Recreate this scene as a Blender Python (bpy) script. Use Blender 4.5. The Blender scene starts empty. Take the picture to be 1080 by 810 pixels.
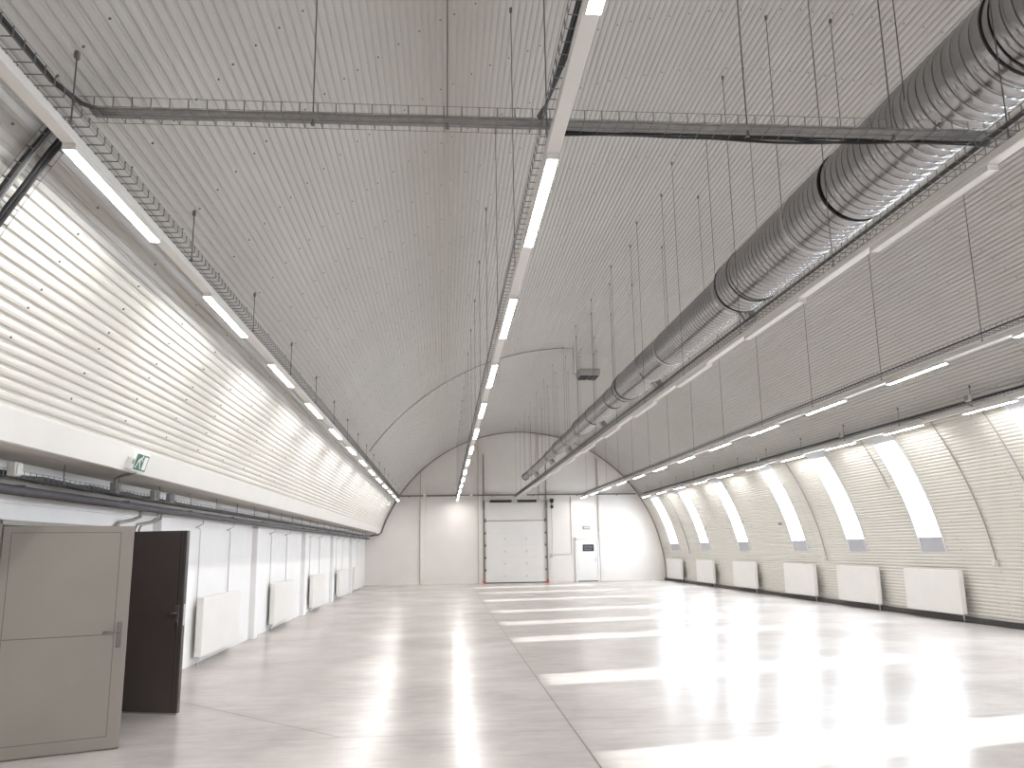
import bpy, math, random
from mathutils import Vector, Matrix
random.seed(7)
PI = math.pi
sc = bpy.context.scene
col = sc.collection

# ------------------------------------------------------------------ constants of the hall (metres)
CX, CZ, R = 3.751, 0.19, 7.18           # barrel vault: axis x, axis z, radius
Y0, Y1 = -6.0, 41.135                   # hall ends
PITCH, AMP = 0.0735, 0.003             # corrugation
WL = -3.76                              # straight wall on the door side
EYE = 1.65

ORD = ['first', 'second', 'third', 'fourth', 'fifth', 'sixth', 'seventh', 'eighth', 'ninth', 'tenth', 'eleventh',
       'twelfth', 'thirteenth', 'fourteenth', 'fifteenth', 'sixteenth', 'seventeenth']

# ------------------------------------------------------------------ materials
def mat(name, color, rough=0.5, metal=0.0, spec=0.5, noise=0.0, nscale=8.0, emit=0.0, bump=0.0):
    m = bpy.data.materials.new(name); m.use_nodes = True
    nt = m.node_tree; b = nt.nodes['Principled BSDF']
    c = (color[0], color[1], color[2], 1)
    b.inputs['Base Color'].default_value = c
    b.inputs['Roughness'].default_value = rough
    b.inputs['Metallic'].default_value = metal
    b.inputs['Specular IOR Level'].default_value = spec
    if emit:
        b.inputs['Emission Color'].default_value = c
        b.inputs['Emission Strength'].default_value = emit
    if noise or bump:
        tc = nt.nodes.new('ShaderNodeTexCoord'); n = nt.nodes.new('ShaderNodeTexNoise')
        n.inputs['Scale'].default_value = nscale; n.inputs['Detail'].default_value = 4
        nt.links.new(tc.outputs['Object'], n.inputs['Vector'])
        if noise:
            r = nt.nodes.new('ShaderNodeValToRGB')
            r.color_ramp.elements[0].position = 0.3; r.color_ramp.elements[1].position = 0.7
            r.color_ramp.elements[0].color = tuple(v * (1 - noise) for v in color) + (1,)
            r.color_ramp.elements[1].color = tuple(min(1, v * (1 + noise)) for v in color) + (1,)
            nt.links.new(n.outputs['Fac'], r.inputs['Fac']); nt.links.new(r.outputs['Color'], b.inputs['Base Color'])
        if bump:
            bp = nt.nodes.new('ShaderNodeBump'); bp.inputs['Strength'].default_value = bump; bp.inputs['Distance'].default_value = 0.01
            nt.links.new(n.outputs['Fac'], bp.inputs['Height']); nt.links.new(bp.outputs['Normal'], b.inputs['Normal'])
    return m

M = {}
M['sheet'] = mat('shade_greyed_sheet', (0.56, 0.548, 0.528), 0.42, 0, 0.4, 0.03, 0.6)  # ceiling sheet, greyed in colour for the shade above the lamps
M['sheet_wall'] = mat('cream_sheet_lit', (0.74, 0.725, 0.68), 0.42, 0, 0.4, 0.03, 0.6)  # same cream sheet, lightened in colour for lamplight on the walls
M['screw'] = mat('screw_steel', (0.24, 0.23, 0.22), 0.5, 0.4)
M['white'] = mat('white_enamel', (0.84, 0.83, 0.81), 0.35, noise=0.02, nscale=3)
M['radiator'] = mat('radiator_enamel', (0.88, 0.87, 0.855), 0.35, noise=0.015, nscale=3)
M['plaster'] = mat('white_plaster', (0.90, 0.90, 0.91), 0.7, noise=0.02, nscale=2.5)
M['panel'] = mat('sandwich_panel', (0.80, 0.765, 0.735), 0.5, noise=0.02, nscale=1.5)
M['column'] = mat('column_paint', (0.79, 0.75, 0.71), 0.5, noise=0.02, nscale=4)
M['band'] = mat('flashing_white', (0.78, 0.765, 0.735), 0.4, noise=0.02, nscale=2)
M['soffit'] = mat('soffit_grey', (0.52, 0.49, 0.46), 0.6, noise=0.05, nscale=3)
M['galv'] = mat('galvanised_wire', (0.20, 0.20, 0.205), 0.5, 0.4, noise=0.1, nscale=30)
M['rod'] = mat('threaded_steel', (0.14, 0.14, 0.14), 0.45, 0.7, noise=0.1, nscale=60)
M['black'] = mat('black_cable', (0.018, 0.018, 0.02), 0.5, noise=0.2, nscale=40)
M['greycable'] = mat('grey_cable', (0.27, 0.27, 0.27), 0.5, noise=0.15, nscale=20)
M['pipe'] = mat('pipe_insulation', (0.075, 0.07, 0.08), 0.6, noise=0.12, nscale=12)
M['conduit'] = mat('grey_conduit', (0.36, 0.35, 0.34), 0.5, noise=0.05, nscale=20)
M['conduit_white'] = mat('pale_conduit', (0.66, 0.65, 0.64), 0.5, noise=0.03, nscale=20)
M['handle'] = mat('dull_handle_metal', (0.20, 0.19, 0.19), 0.35, 0.85, noise=0.05, nscale=40)
M['steel'] = mat('brushed_steel', (0.55, 0.55, 0.56), 0.3, 1.0, noise=0.08, nscale=40)
M['dark'] = mat('dark_void', (0.015, 0.015, 0.015), 0.6, noise=0.1, nscale=10)
M['box_grey'] = mat('grey_box', (0.36, 0.36, 0.33), 0.55, noise=0.05, nscale=10)
M['rail'] = mat('door_rail', (0.20, 0.19, 0.19), 0.5, 0.4, noise=0.08, nscale=15)
M['doorpanel'] = mat('sectional_panel', (0.80, 0.78, 0.76), 0.4, noise=0.02, nscale=2)
M['red'] = mat('red_foot', (0.55, 0.06, 0.04), 0.5, noise=0.05, nscale=10)
M['leaf_light'] = mat('taupe_paint', (0.275, 0.248, 0.225), 0.38, noise=0.05, nscale=1.6)
M['leaf_groove'] = mat('taupe_groove', (0.13, 0.118, 0.107), 0.6, noise=0.05, nscale=6)
M['leaf_dark'] = mat('anthracite_paint', (0.075, 0.06, 0.058), 0.4, noise=0.08, nscale=1.6)
M['base_dark'] = mat('dark_kerb', (0.042, 0.037, 0.036), 0.55, noise=0.1, nscale=5)
M['green'] = mat('sign_green', (0.008, 0.10, 0.06), 0.4, noise=0.03, nscale=10)
M['sign_white'] = mat('sign_white', (0.85, 0.88, 0.86), 0.4, noise=0.02, nscale=10)
M['plaque'] = mat('plaque_dark', (0.025, 0.025, 0.032), 0.35, noise=0.05, nscale=10)
M['plaque_mark'] = mat('plaque_mark', (0.22, 0.22, 0.26), 0.4, noise=0.05, nscale=10)
M['frame_white'] = mat('window_metal', (0.74, 0.75, 0.78), 0.4, noise=0.02, nscale=4)
M['sill'] = mat('window_sill_metal', (0.50, 0.51, 0.56), 0.4, noise=0.03, nscale=4)
M['diff_off'] = mat('diffuser_unlit', (0.86, 0.86, 0.85), 0.3, noise=0.01, nscale=5)
M['duct'] = None

def lamp_material():
    m = bpy.data.materials.new('led_diffuser'); m.use_nodes = True
    nt = m.node_tree; b = nt.nodes['Principled BSDF']
    b.inputs['Base Color'].default_value = (0.9, 0.9, 0.88, 1)
    b.inputs['Emission Color'].default_value = (1.0, 0.975, 0.948, 1)
    b.inputs['Emission Strength'].default_value = LAMP
    return m

LAMP = 76.0
SUN = 10.0
SKY = 22.0
M['lamp'] = lamp_material()

def duct_material():
    m = bpy.data.materials.new('spiral_galvanised'); m.use_nodes = True
    nt = m.node_tree; b = nt.nodes['Principled BSDF']
    tc = nt.nodes.new('ShaderNodeTexCoord'); n = nt.nodes.new('ShaderNodeTexNoise')
    mp = nt.nodes.new('ShaderNodeMapping'); mp.inputs['Scale'].default_value = (3, 9, 3)
    n.inputs['Scale'].default_value = 3; n.inputs['Detail'].default_value = 5
    nt.links.new(tc.outputs['Object'], mp.inputs['Vector']); nt.links.new(mp.outputs['Vector'], n.inputs['Vector'])
    r = nt.nodes.new('ShaderNodeValToRGB')
    r.color_ramp.elements[0].position = 0.3; r.color_ramp.elements[1].position = 0.75
    r.color_ramp.elements[0].color = (0.40, 0.40, 0.41, 1); r.color_ramp.elements[1].color = (0.47, 0.47, 0.485, 1)
    nt.links.new(n.outputs['Fac'], r.inputs['Fac']); nt.links.new(r.outputs['Color'], b.inputs['Base Color'])
    q = nt.nodes.new('ShaderNodeMapRange'); q.inputs['To Min'].default_value = 0.15; q.inputs['To Max'].default_value = 0.22
    nt.links.new(n.outputs['Fac'], q.inputs['Value']); nt.links.new(q.outputs['Result'], b.inputs['Roughness'])
    b.inputs['Metallic'].default_value = 1.0
    return m
M['duct'] = duct_material()

def glass_material():
    m = bpy.data.materials.new('window_glass'); m.use_nodes = True
    nt = m.node_tree; nt.nodes.remove(nt.nodes['Principled BSDF'])
    out = nt.nodes['Material Output']
    t = nt.nodes.new('ShaderNodeBsdfTransparent'); t.inputs['Color'].default_value = (0.94, 0.95, 0.96, 1)
    g = nt.nodes.new('ShaderNodeBsdfGlossy'); g.inputs['Roughness'].default_value = 0.03
    lw = nt.nodes.new('ShaderNodeLayerWeight')
    p = nt.nodes.new('ShaderNodeMath'); p.operation = 'POWER'; p.inputs[1].default_value = 5.0
    f = nt.nodes.new('ShaderNodeMath'); f.operation = 'MULTIPLY_ADD'; f.inputs[1].default_value = 0.9; f.inputs[2].default_value = 0.04
    nt.links.new(lw.outputs['Facing'], p.inputs[0]); nt.links.new(p.outputs[0], f.inputs[0])
    mx = nt.nodes.new('ShaderNodeMixShader')
    nt.links.new(f.outputs[0], mx.inputs['Fac']); nt.links.new(t.outputs[0], mx.inputs[1]); nt.links.new(g.outputs[0], mx.inputs[2])
    nt.links.new(mx.outputs[0], out.inputs['Surface'])
    return m
M['glass'] = glass_material()

def floor_material():
    m = bpy.data.materials.new('polished_concrete'); m.use_nodes = True
    nt = m.node_tree; b = nt.nodes['Principled BSDF']; L = nt.links.new
    tc = nt.nodes.new('ShaderNodeTexCoord')
    n1 = nt.nodes.new('ShaderNodeTexNoise'); n1.inputs['Scale'].default_value = 0.55; n1.inputs['Detail'].default_value = 6; n1.inputs['Roughness'].default_value = 0.6
    n2 = nt.nodes.new('ShaderNodeTexNoise'); n2.inputs['Scale'].default_value = 5.0; n2.inputs['Detail'].default_value = 8; n2.inputs['Roughness'].default_value = 0.7
    mp = nt.nodes.new('ShaderNodeMapping'); mp.inputs['Scale'].default_value = (0.45, 1.6, 1)
    L(tc.outputs['Object'], n1.inputs['Vector']); L(tc.outputs['Object'], mp.inputs['Vector']); L(mp.outputs['Vector'], n2.inputs['Vector'])
    r1 = nt.nodes.new('ShaderNodeValToRGB'); r1.color_ramp.elements[0].position = 0.32; r1.color_ramp.elements[1].position = 0.68
    r1.color_ramp.elements[0].color = (0.555, 0.515, 0.495, 1); r1.color_ramp.elements[1].color = (0.69, 0.66, 0.645, 1)
    L(n1.outputs['Fac'], r1.inputs['Fac'])
    r2 = nt.nodes.new('ShaderNodeValToRGB'); r2.color_ramp.elements[0].position = 0.35; r2.color_ramp.elements[1].position = 0.7
    r2.color_ramp.elements[0].color = (0.88, 0.875, 0.87, 1); r2.color_ramp.elements[1].color = (1.03, 1.03, 1.03, 1)
    L(n2.outputs['Fac'], r2.inputs['Fac'])
    mx = nt.nodes.new('ShaderNodeMix'); mx.data_type = 'RGBA'; mx.blend_type = 'MULTIPLY'; mx.inputs[0].default_value = 1.0
    L(r1.outputs['Color'], mx.inputs[6]); L(r2.outputs['Color'], mx.inputs[7])
    L(mx.outputs[2], b.inputs['Base Color'])
    mr = nt.nodes.new('ShaderNodeMapRange'); mr.inputs['From Min'].default_value = 0.3; mr.inputs['From Max'].default_value = 0.7
    mr.inputs['To Min'].default_value = 0.205; mr.inputs['To Max'].default_value = 0.265
    L(n1.outputs['Fac'], mr.inputs['Value']); L(mr.outputs['Result'], b.inputs['Roughness'])
    b.inputs['Specular IOR Level'].default_value = 0.55
    return m
M['floor'] = floor_material()
M['joint'] = mat('floor_joint', (0.13, 0.115, 0.10), 0.7, noise=0.1, nscale=6)

# ------------------------------------------------------------------ mesh builder
class MB:
    def __init__(s): s.v = []; s.f = []; s.m = []; s.mats = []; s.smooth = False
    def mi(s, m):
        if m is None: return 0
        if m not in s.mats: s.mats.append(m)
        return s.mats.index(m)
    def quad(s, pts, m=None):
        i = len(s.v); s.v += [tuple(p) for p in pts]; s.f.append(tuple(range(i, i + len(pts)))); s.m.append(s.mi(m))
    def box(s, x0, x1, y0, y1, z0, z1, m=None, fn=None):
        P = [(x0, y0, z0), (x1, y0, z0), (x1, y1, z0), (x0, y1, z0), (x0, y0, z1), (x1, y0, z1), (x1, y1, z1), (x0, y1, z1)]
        if fn: P = [fn(*p) for p in P]
        i = len(s.v); s.v += P
        for q in ((0, 3, 2, 1), (4, 5, 6, 7), (0, 1, 5, 4), (1, 2, 6, 5), (2, 3, 7, 6), (3, 0, 4, 7)):
            s.f.append(tuple(i + k for k in q)); s.m.append(s.mi(m))
    def bbox(s, x0, x1, y0, y1, z0, z1, b=0.004, m=None, fn=None):
        """box with chamfered edges"""
        b = min(b, (x1 - x0) * .45, (y1 - y0) * .45, (z1 - z0) * .45)
        xs = (x0, x0 + b, x1 - b, x1); ys = (y0, y0 + b, y1 - b, y1); zs = (z0, z0 + b, z1 - b, z1)
        def add(p):
            q = fn(*p) if fn else p
            s.v.append(tuple(q)); return len(s.v) - 1
        V = {}
        for ix in (1, 2):
            for iy in (1, 2):
                for iz in (1, 2):
                    V[(ix, iy, iz, 'x')] = add((xs[0 if ix == 1 else 3], ys[iy], zs[iz]))
                    V[(ix, iy, iz, 'y')] = add((xs[ix], ys[0 if iy == 1 else 3], zs[iz]))
                    V[(ix, iy, iz, 'z')] = add((xs[ix], ys[iy], zs[0 if iz == 1 else 3]))
        mi = s.mi(m)
        def F(*k): s.f.append(tuple(V[q] for q in k)); s.m.append(mi)
        for a in (1, 2):
            F(*[(a, p, q, 'x') for p, q in ((1, 1), (2, 1), (2, 2), (1, 2))][::(1 if a == 2 else -1)])
            F(*[(p, a, q, 'y') for p, q in ((1, 1), (2, 1), (2, 2), (1, 2))][::(-1 if a == 2 else 1)])
            F(*[(p, q, a, 'z') for p, q in ((1, 1), (2, 1), (2, 2), (1, 2))][::(1 if a == 2 else -1)])
        for a in (1, 2):
            for c in (1, 2):
                F((a, c, 1, 'x'), (a, c, 2, 'x'), (a, c, 2, 'y'), (a, c, 1, 'y'))
                F((a, 1, c, 'x'), (a, 2, c, 'x'), (a, 2, c, 'z'), (a, 1, c, 'z'))
                F((1, a, c, 'y'), (2, a, c, 'y'), (2, a, c, 'z'), (1, a, c, 'z'))
        for a in (1, 2):
            for c in (1, 2):
                for e in (1, 2): F((a, c, e, 'x'), (a, c, e, 'y'), (a, c, e, 'z'))
    def tube(s, pts, r, n=6, m=None, caps=True):
        pts = [Vector(p) for p in pts]; mi = s.mi(m)
        prev = None; rings = []
        for k, p in enumerate(pts):
            if k == 0: t = pts[1] - p
            elif k == len(pts) - 1: t = p - pts[k - 1]
            else: t = (pts[k + 1] - p).normalized() + (p - pts[k - 1]).normalized()
            t.normalize()
            if prev is None:
                a = Vector((0, 0, 1)) if abs(t.z) < 0.9 else Vector((1, 0, 0))
                u = t.cross(a).normalized()
            else:
                u = (prev - t * prev.dot(t)).normalized()
            prev = u; w = t.cross(u)
            i = len(s.v)
            for j in range(n):
                a = 2 * PI * j / n
                q = p + (u * math.cos(a) + w * math.sin(a)) * r
                s.v.append((q.x, q.y, q.z))
            rings.append(i)
        for a, b in zip(rings, rings[1:]):
            for j in range(n):
                k = (j + 1) % n
                s.f.append((a + j, a + k, b + k, b + j)); s.m.append(mi)
        if caps:
            s.f.append(tuple(rings[0] + j for j in range(n))[::-1]); s.m.append(mi)
            s.f.append(tuple(rings[-1] + j for j in range(n))); s.m.append(mi)
    def build(s, name, material=None, parent=None, smooth=False, origin=None):
        me = bpy.data.meshes.new(name)
        o = bpy.data.objects.new(name, me)
        off = Vector((0, 0, 0))
        if parent is not None: off = world_loc(parent)
        if origin is not None: o.location = Vector(origin) - off; off = Vector(origin)
        me.from_pydata([(v[0] - off.x, v[1] - off.y, v[2] - off.z) for v in s.v], [], s.f)
        mats = s.mats if s.mats else [material]
        if s.mats and material is not None and material not in mats: pass
        for m in mats: me.materials.append(m)
        if len(mats) > 1: me.polygons.foreach_set('material_index', s.m)
        if smooth: me.polygons.foreach_set('use_smooth', [True] * len(me.polygons))
        me.update()
        col.objects.link(o)
        if parent is not None: o.parent = parent
        return o

def world_loc(o):
    p = Vector((0, 0, 0))
    while o is not None: p += o.location; o = o.parent
    return p

def tag(o, label, cat, kind=None, group=None):
    o['label'] = label; o['category'] = cat
    if kind: o['kind'] = kind
    if group: o['group'] = group
    return o
def thing(name, loc, label, cat, kind=None, group=None):
    o = bpy.data.objects.new(name, None); o.empty_display_size = 0.1
    o.location = loc; col.objects.link(o)
    return tag(o, label, cat, kind, group)
S = 'structure'

def A(th, r=R): return (CX + r * math.cos(th), CZ + r * math.sin(th))
def th_right(z, r=R): return math.asin((z - CZ) / r)
def th_left(z, r=R): return PI - math.asin((z - CZ) / r)
def ceil_z(x, r=R): return CZ + math.sqrt(r * r - (x - CX) ** 2)

# ------------------------------------------------------------------ floor
fb = MB()
fb.quad([(-3.8, Y0, 0), (11.2, Y0, 0), (11.2, Y1 + 0.1, 0), (-3.8, Y1 + 0.1, 0)], M['floor'])
tag(fb.build('floor', M['floor']), 'polished grey beige concrete floor with sun streaks and saw-cut joints', 'floor', S)
def joint(p, q, w):
    p = Vector((*p, 0)); q = Vector((*q, 0)); d = (q - p).normalized(); n = Vector((-d.y, d.x, 0)) * w / 2
    b = MB(); z = Vector((0, 0, 0.0015))
    b.quad([p - n + z, q - n + z, q + n + z, p + n + z], M['joint'])
    return b
for i, (p, q, w, l) in enumerate([((1.18, Y0), (1.24, Y1), 0.011, 'long saw-cut joint running down the floor beneath the duct side'),
                               ((-3.7, 8.02), (10.6, 8.07), 0.006, 'faint crosswise saw-cut joint in the near part of the floor'),
                               ((-2.99, 10.2), (-0.93, 8.05), 0.010, 'dark slanting joint in the floor beside the dark open door')]):
    tag(joint(p, q, w).build('trim_%d' % (i + 1), M['joint']), l, 'floor joint', S)

# ------------------------------------------------------------------ windows on the curved wall
WINS = [(38.75, 1.35), (34.15, 1.1), (29.65, 1.05), (24.85, 1.0), (21.3, 0.98), (17.9, 0.96), (13.15, 0.98), (8.85, 0.98), (4.3, 0.98), (-0.2, 0.98), (-4.2, 0.98)]
WZ0, WZ1 = 1.44, 4.02
SPLIT_R = th_right(4.02)
SPLIT_L = th_left(3.80)
TRIM_T = th_left(2.66)
TRIM_B = th_left(2.44)
TH0 = math.asin(-CZ / R)
S0 = 16.30

PROF = ((0.0, 0.0), (0.28, -0.003), (0.56, 0.0), (0.68, 0.010), (0.78, 0.013), (0.88, 0.010))      # crest, narrow groove, as fractions of the pitch
def sheet(t0, t1, holes, ys, m='sheet_wall'):
    b = MB()
    k = int(math.floor((t0 * R - S0) / PITCH)) - 1
    pts = []
    while (S0 + k * PITCH) / R < t1:
        for f_, h in PROF: pts.append(((S0 + (k - 0.30 + f_) * PITCH) / R, h))
        k += 1
    ins = [p for p in pts if t0 + 1e-5 < p[0] < t1 - 1e-5]
    pts = [(t0, 0.004)] + ins + [(t1, 0.004)]
    for t, h in pts:
        x, z = A(t, R + h)
        for y in ys: b.v.append((x, y, z))
    ny = len(ys)
    for i in range(len(pts) - 1):
        tm = (pts[i][0] + pts[i + 1][0]) / 2
        for j in range(ny - 1):
            ym = (ys[j] + ys[j + 1]) / 2
            if any(a < tm < c and e < ym < g for a, c, e, g in holes): continue
            q = i * ny + j
            b.f.append((q, q + 1, q + ny + 1, q + ny)); b.m.append(b.mi(M[m]))
    return b
def screws(b, t0, t1, holes):
    """small hexagonal screw heads on every third corrugation, a row every 1.14 m"""
    k0 = int((t0 * R - S0) / PITCH) - 1; k1 = int((t1 * R - S0) / PITCH) + 1
    y = 5.52 - 1.14 * 9
    rr = 0.0088
    row = 0
    while y < Y1 - 0.2:
        for k in range(k0, k1 + 1):
            if k % 14 not in (0, 3, 6, 9, 12): continue
            t = (S0 + k * PITCH) / R
            if not (t0 + 0.003 < t < t1 - 0.003): continue
            yy = y + 0.01 * math.sin(k * 1.7 + row)
            if any(a - .01 < t < c + .01 and e - .05 < yy < g + .05 for a, c, e, g in holes): continue
            base = R - AMP; ct, st = math.cos(t), math.sin(t)
            i = len(b.v)
            for h, r_ in ((0.0, rr), (0.009, rr * .8)):
                for j in range(6):
                    a = 2 * PI * j / 6
                    u = r_ * math.cos(a); w = r_ * math.sin(a); q = base - h
                    b.v.append((CX + q * ct - u * st, yy + w, CZ + q * st + u * ct))
            mi = b.mi(M['screw'])
            for j in range(6):
                e = (j + 1) % 6
                b.f.append((i + j, i + e, i + 6 + e, i + 6 + j)); b.m.append(mi)
            b.f.append(tuple(i + 6 + j for j in range(6))); b.m.append(mi)
        y += 1.14; row += 1

holes = [(th_right(WZ0), SPLIT_R + 1, y - w / 2, y + w / 2) for y, w in WINS]
ys = sorted([Y0, Y1] + [y - w / 2 for y, w in WINS] + [y + w / 2 for y, w in WINS])
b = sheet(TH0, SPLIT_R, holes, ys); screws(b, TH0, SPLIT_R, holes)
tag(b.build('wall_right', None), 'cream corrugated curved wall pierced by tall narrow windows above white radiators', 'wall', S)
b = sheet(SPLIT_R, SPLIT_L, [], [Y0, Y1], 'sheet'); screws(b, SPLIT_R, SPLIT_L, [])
tag(b.build('ceiling', None), 'corrugated barrel vault ceiling painted greyer for shade, dotted with screws', 'ceiling', S)
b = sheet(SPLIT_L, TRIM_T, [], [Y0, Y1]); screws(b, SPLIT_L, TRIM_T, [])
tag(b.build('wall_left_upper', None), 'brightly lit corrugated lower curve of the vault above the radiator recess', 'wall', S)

for i, (y, w) in enumerate(WINS):
    inview = y > 10
    if i == 0: lab = 'tall curved window closest to the end wall, between wall and radiator'
    elif inview: lab = 'tall curved window strip, %s from the end wall with the roller door' % ORD[i]
    else: lab = 'tall curved window strip behind the camera, %s from the far end wall' % ORD[i]
    ta, tb, tc_, td = th_right(WZ0), th_right(1.755), th_right(3.86), SPLIT_R
    x, z = A(ta)
    W = thing('window_%d' % (i + 1), (x, y, z), lab, 'window', S)
    ya, yb = y - w / 2, y + w / 2
    def strip(t0, t1, r, y0, y1, n, m, name, thick=0.0):
        b = MB()
        for k in range(n + 1):
            t = t0 + (t1 - t0) * k / n
            for rr in ((r,) if not thick else (r, r + thick)):
                xx, zz = A(t, rr); b.v.append((xx, y0, zz)); b.v.append((xx, y1, zz))
        q = 2 if not thick else 4
        for k in range(n):
            a = k * q; c = a + q
            b.f.append((a, a + 1, c + 1, c)); b.m.append(0)
            if thick:
                b.f.append((a + 2, c + 2, c + 3, a + 3)); b.m.append(0)
                b.f.append((a, c, c + 2, a + 2)); b.m.append(0)
                b.f.append((a + 1, a + 3, c + 3, c + 1)); b.m.append(0)
        if thick:
            b.f.append((0, 2, 3, 1)); b.m.append(0); e = n * q; b.f.append((e, e + 1, e + 3, e + 2)); b.m.append(0)
        return b.build(name, m, W, smooth=False)
    strip(tb, tc_, R + 0.055, ya + 0.03, yb - 0.03, 24, M['glass'], 'glass', 0.006)
    strip(ta, tb, R - 0.004, ya + 0.02, yb - 0.02, 4, M['sill'], 'sill_panel', 0.06)
    strip(tc_, td, R - 0.004, ya + 0.02, yb - 0.02, 3, M['frame_white'], 'head_panel', 0.06)
    strip(ta, td, R - 0.016, ya - 0.025, ya + 0.03, 30, M['frame_white'], 'jamb', 0.09)
    strip(ta, td, R - 0.016, yb - 0.03, yb + 0.025, 30, M['frame_white'], 'jamb', 0.09)

# ------------------------------------------------------------------ lower wall on the door side: overhang band, soffit, wall, piers
b = MB()
xt, zt = A(TRIM_T - 0.001, R + 0.014); xb, zb = -3.067, 2.442
b.quad([(xt, Y0, zt), (xb, Y0, zb), (xb, Y1, zb), (xt, Y1, zt)], M['band'])
b.quad([(xb, Y0, zb), (xb - 0.05, Y0, zb), (xb - 0.05, Y1, zb), (xb, Y1, zb)], M['band'])
tag(b.build('trim_4', None), 'flat white flashing band along the lower edge of the corrugated vault', 'trim', S)
b = MB()
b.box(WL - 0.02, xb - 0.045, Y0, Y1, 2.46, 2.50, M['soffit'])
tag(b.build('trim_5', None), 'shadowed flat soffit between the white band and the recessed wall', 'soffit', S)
DH = 1.955; DA, DB = 7.44, 9.70
b = MB()
b.box(WL - 0.2, WL, Y0, DA, 0, 2.5, M['plaster']); b.box(WL - 0.2, WL, DB, Y1, 0, 2.5, M['plaster'])
b.box(WL - 0.2, WL, DA, DB, DH, 2.5, M['plaster'])
tag(b.build('wall_left', None), 'white plastered recessed wall below the overhang carrying five radiators', 'wall', S)
b = MB()
b.bbox(WL - 0.005, WL + 0.018, Y0, 11.2, 2.095, 2.115, 0.004, M['plaster'])
tag(b.build('trim_6', None), 'thin pale ledge running along the recessed wall above the open doors', 'trim', S)
PIERS = [11.42, 17.15, 22.95, 28.65, 34.4]
for i, y in enumerate(PIERS):
    b = MB(); b.bbox(WL - 0.01, WL + 0.11, y - 0.17, y + 0.17, 0, 2.12, 0.008, M['plaster'])
    tag(b.build('trim_%d' % (7 + i), None), 'shallow white pier on the recessed wall, %s along from the open doors' % ORD[i], 'pier', S)
b = MB()      # unseen box added behind the double doorway to stop light leaking in
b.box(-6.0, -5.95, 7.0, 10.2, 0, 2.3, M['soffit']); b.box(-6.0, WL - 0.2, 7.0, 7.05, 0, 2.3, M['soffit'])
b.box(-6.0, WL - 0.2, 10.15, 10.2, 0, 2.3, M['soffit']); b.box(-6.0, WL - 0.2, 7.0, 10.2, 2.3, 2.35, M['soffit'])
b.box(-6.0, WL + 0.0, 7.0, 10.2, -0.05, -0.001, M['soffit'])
tag(b.build('wall_light_block', None), 'unseen added walls blocking outside light beyond the double doorway', 'wall', S)

# frame of the double doorway and its two leaves
F = thing('door_1', (WL, (DA + DB) / 2, 0), 'grey steel frame of the double doorway holding both open leaves', 'door frame', S)
for y0_, y1_, nm in ((DA, DA + 0.045, 'jamb'), (DB - 0.045, DB, 'jamb')):
    b = MB(); b.bbox(WL - 0.12, WL + 0.02, y0_, y1_, 0, DH, 0.004, M['leaf_light']); b.build(nm, None, F)
b = MB(); b.bbox(WL - 0.12, WL + 0.02, DA, DB, DH - 0.045, DH, 0.004, M['leaf_light']); b.build('head', None, F)

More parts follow.
